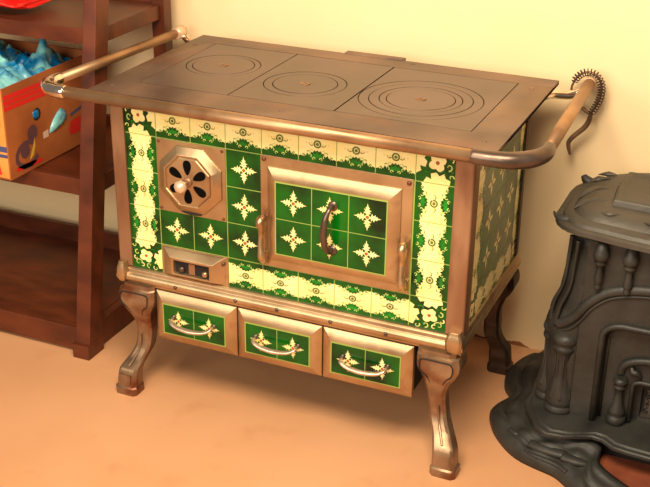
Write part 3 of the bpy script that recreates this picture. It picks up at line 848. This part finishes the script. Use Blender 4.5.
# cast relief scrolls and corner finials on the top
for s in (1, -1):
    fx = lambda x: x if s == 1 else 2*SXc-x
    for pts in ([(1.125, .30, .662), (1.14, .33, .670), (1.16, .36, .674), (1.19, .37, .674)], [(1.13, .24, .660), (1.145, .265, .668), (1.17, .285, .673), (1.20, .29, .674)],
                [(1.13, .42, .664), (1.15, .43, .672), (1.18, .44, .675)], [(1.14, .48, .664), (1.165, .475, .672), (1.19, .47, .675)],
                [(1.19, .225, .667), (1.22, .215, .671), (1.25, .222, .671)], [(1.30, .205, .668), (1.33, .195, .672), (1.36, .203, .672)]):
        b = MB(); b.tube([(fx(x), y, z-.003) for x, y, z in pts], ([.001, .011, .010, .001] if len(pts) == 4 else [.001, .012, .001]), 'irontop', seg=10, flat=.5, up=(0, 0, 1)); b.build('relief_scroll', ps)
    for pts in ([(1.150, .225, .632), (1.122, .216, .634), (1.104, .217, .634), (1.092, .222, .638), (1.084, .228, .645)], [(1.14, .46, .640), (1.116, .465, .646), (1.108, .468, .652), (1.104, .470, .657)]):
        b = MB(); b.tube([(fx(x), y, z) for x, y, z in pts], [.012, .012, .010, .006, .002][:len(pts)], 'iron', seg=12); b.build('corner_finial', ps)
# plinth under the body
b = MB(); rings = []
def wavy(o, z):
    L_ = [(SXc, .088), (1.41, .090), (1.35, .094), (1.314, .100), (1.285, .122), (1.258, .126), (1.225, .112), (1.19, .096), (1.147, .090), (1.115, .112), (1.098, .145), (1.074, .180), (1.062, .215), (1.066, .26), (1.060, .33), (1.066, .45), (1.10, .54), (1.2, .56), (SXc, .56)]
    P_ = L_+[(2*SXc-x, y) for x, y in L_[::-1] if abs(x-SXc) > 1e-6]
    cx, cy = SXc, .33
    return [(cx+(x-cx)*(1-o/.38), cy+(y-cy)*(1-o/.23), z) for x, y in P_]
for o_, z in ((.03, .084), (.006, .086), (0, .089), (0, .096), (.003, .099), (.012, .100), (.016, .104), (.03, .105), (.06, .106)): rings.append(wavy(o_, z))
b.loft(rings, 'iron'); b.build('plinth', ps, sharp=30)
b = MB(); rings = [[(x, y, z) for x, y in outline(1.10, .17, .06, .54)] for z in (0, .075)]
b.loft(rings, 'dark', smooth=False); b.build('ash_pit', ps)
# hearth fender
OUT = [(.985, .58), (.962, .53), (.950, .47), (.962, .405), (.996, .345), (.974, .29), (.964, .25), (.976, .212), (1.002, .165), (1.045, .115), (1.085, .085), (1.13, .068), (1.185, .052), (1.215, .030), (1.245, .004), (1.275, -.022), (1.33, -.038), (1.40, -.040), (SXc, -.040)]
INN = [(1.09, .56), (1.08, .53), (1.075, .47), (1.075, .40), (1.075, .34), (1.075, .28), (1.078, .235), (1.086, .200), (1.10, .170), (1.12, .150), (1.15, .135), (1.19, .134), (1.225, .140), (1.262, .150), (1.284, .140), (1.292, .085), (1.38, .050), (SXc, .046)]
def dens(L_): return [tuple(p)[:2] for p in catmull([Vector((x, y, 0)) for x, y in L_], 0, 4)[0]]
OUT, INN = dens(OUT), dens(INN)
OUT += [(2*SXc-x, y) for x, y in OUT[::-1][1:]]; INN += [(2*SXc-x, y) for x, y in INN[::-1][1:]]
profz = [(0, .0), (-.01, .010), (.0, .022), (.06, .032), (.16, .040), (.26, .043), (.36, .041), (.40, .047), (.44, .055), (.60, .060), (.74, .062), (.78, .070), (.90, .074), (1.0, .074), (1.0, .0)]
rings = []
for i, (o_, n_) in enumerate(zip(OUT, INN)):
    wob = .004*math.sin(i*.9)
    dxx = abs(o_[0]-SXc); lo_ = min(1, max(0, (dxx-.13)/.10)); fz = .35+.65*lo_
    rings.append([(o_[0]*(1-t)+n_[0]*t, o_[1]*(1-t)+n_[1]*t, z*fz+(wob*fz*math.sin(PI*t) if z > .03 else 0)) for t, z in profz])
b = MB(); b.loft(rings, 'iron', closed=True)
# leaf relief on the left lobe and stepped bosses on the front
for s in (1, -1):
    fx = lambda x: x if s == 1 else 2*SXc-x
    for pp_ in ([(.985, .26), (1.0, .225), (1.02, .20), (1.03, .17)], [(1.0, .27), (1.02, .24), (1.045, .215)], [(1.04, .155), (1.065, .14), (1.07, .165)]):
        b.tube([(fx(x), y, .042) for x, y in pp_], [.005, .009, .007, .004][:len(pp_)], 'iron', seg=8, flat=.7)
    b.tube([(fx(1.110), .112, .045), (fx(1.15), .100, .046), (fx(1.205), .095, .046)], [.020, .022, .020], 'iron', seg=8, flat=.5, up=(0, 0, 1))
    b.tube([(fx(1.20), .088, .046), (fx(1.235), .080, .047), (fx(1.262), .078, .046)], [.022, .020, .012], 'iron', seg=8, flat=.5, up=(0, 0, 1))
    b.tube([(fx(1.085), .100, .030), (fx(1.13), .078, .034), (fx(1.19), .062, .034), (fx(1.22), .040, .034)], [.006, .009, .009, .007], 'iron', seg=10, flat=.6, up=(0, 0, 1))
b.build('hearth_fender', ps)
b = MB(); b.box(1.284, 2*SXc-1.284, .052, .175, .001, .026, 'terra'); o = b.build('hearth_slab', ps, bevel=.003); o['label'] = 'rust-red hearth slab'

# ------------------------------------------------------------------ light
def area(name, loc, target, size, power, col):
    l = bpy.data.lights.new(name, 'AREA'); l.shape = 'RECTANGLE'; l.size = size[0]; l.size_y = size[1]; l.energy = power; l.color = col
    o = bpy.data.objects.new(name, l); COL.objects.link(o); o.location = loc
    o.rotation_euler = (Vector(target)-Vector(loc)).to_track_quat('-Z', 'Y').to_euler(); return o
area('assumed_ceiling_light', (.95, -1.3, 2.45), (.5, .3, .5), (1.3, .8), 90, (1, .84, .62))  # unseen overhead light, assumed from the shadow under the range
area('assumed_window_light', (-.3, -3.3, 1.9), (.3, 0, .9), (3.0, 1.3), 80, (1, .9, .74))  # unseen window assumed behind the camera, added to brighten the metal bevels
w = bpy.data.worlds.new('w'); sc.world = w; w.use_nodes = True
w.node_tree.nodes['Background'].inputs[0].default_value = (1, .88, .76, 1)
w.node_tree.nodes['Background'].inputs[1].default_value = .20

# ------------------------------------------------------------------ camera
cd = bpy.data.cameras.new('camera'); cam = bpy.data.objects.new('camera', cd); COL.objects.link(cam)
cam.location = (1.5931782, -2.37087323, 1.28965386+Z0)
cam.rotation_euler = (1.13658125, -.01173488, .41200373)
cd.sensor_width = 36; cd.lens = 36*1147.515/650; cd.clip_start = .05
sc.camera = cam
sc.view_settings.view_transform = 'Standard'; sc.view_settings.look = 'None'
sc.view_settings.gamma = 1; sc.view_settings.exposure = .08; sc.view_settings.use_curve_mapping = False
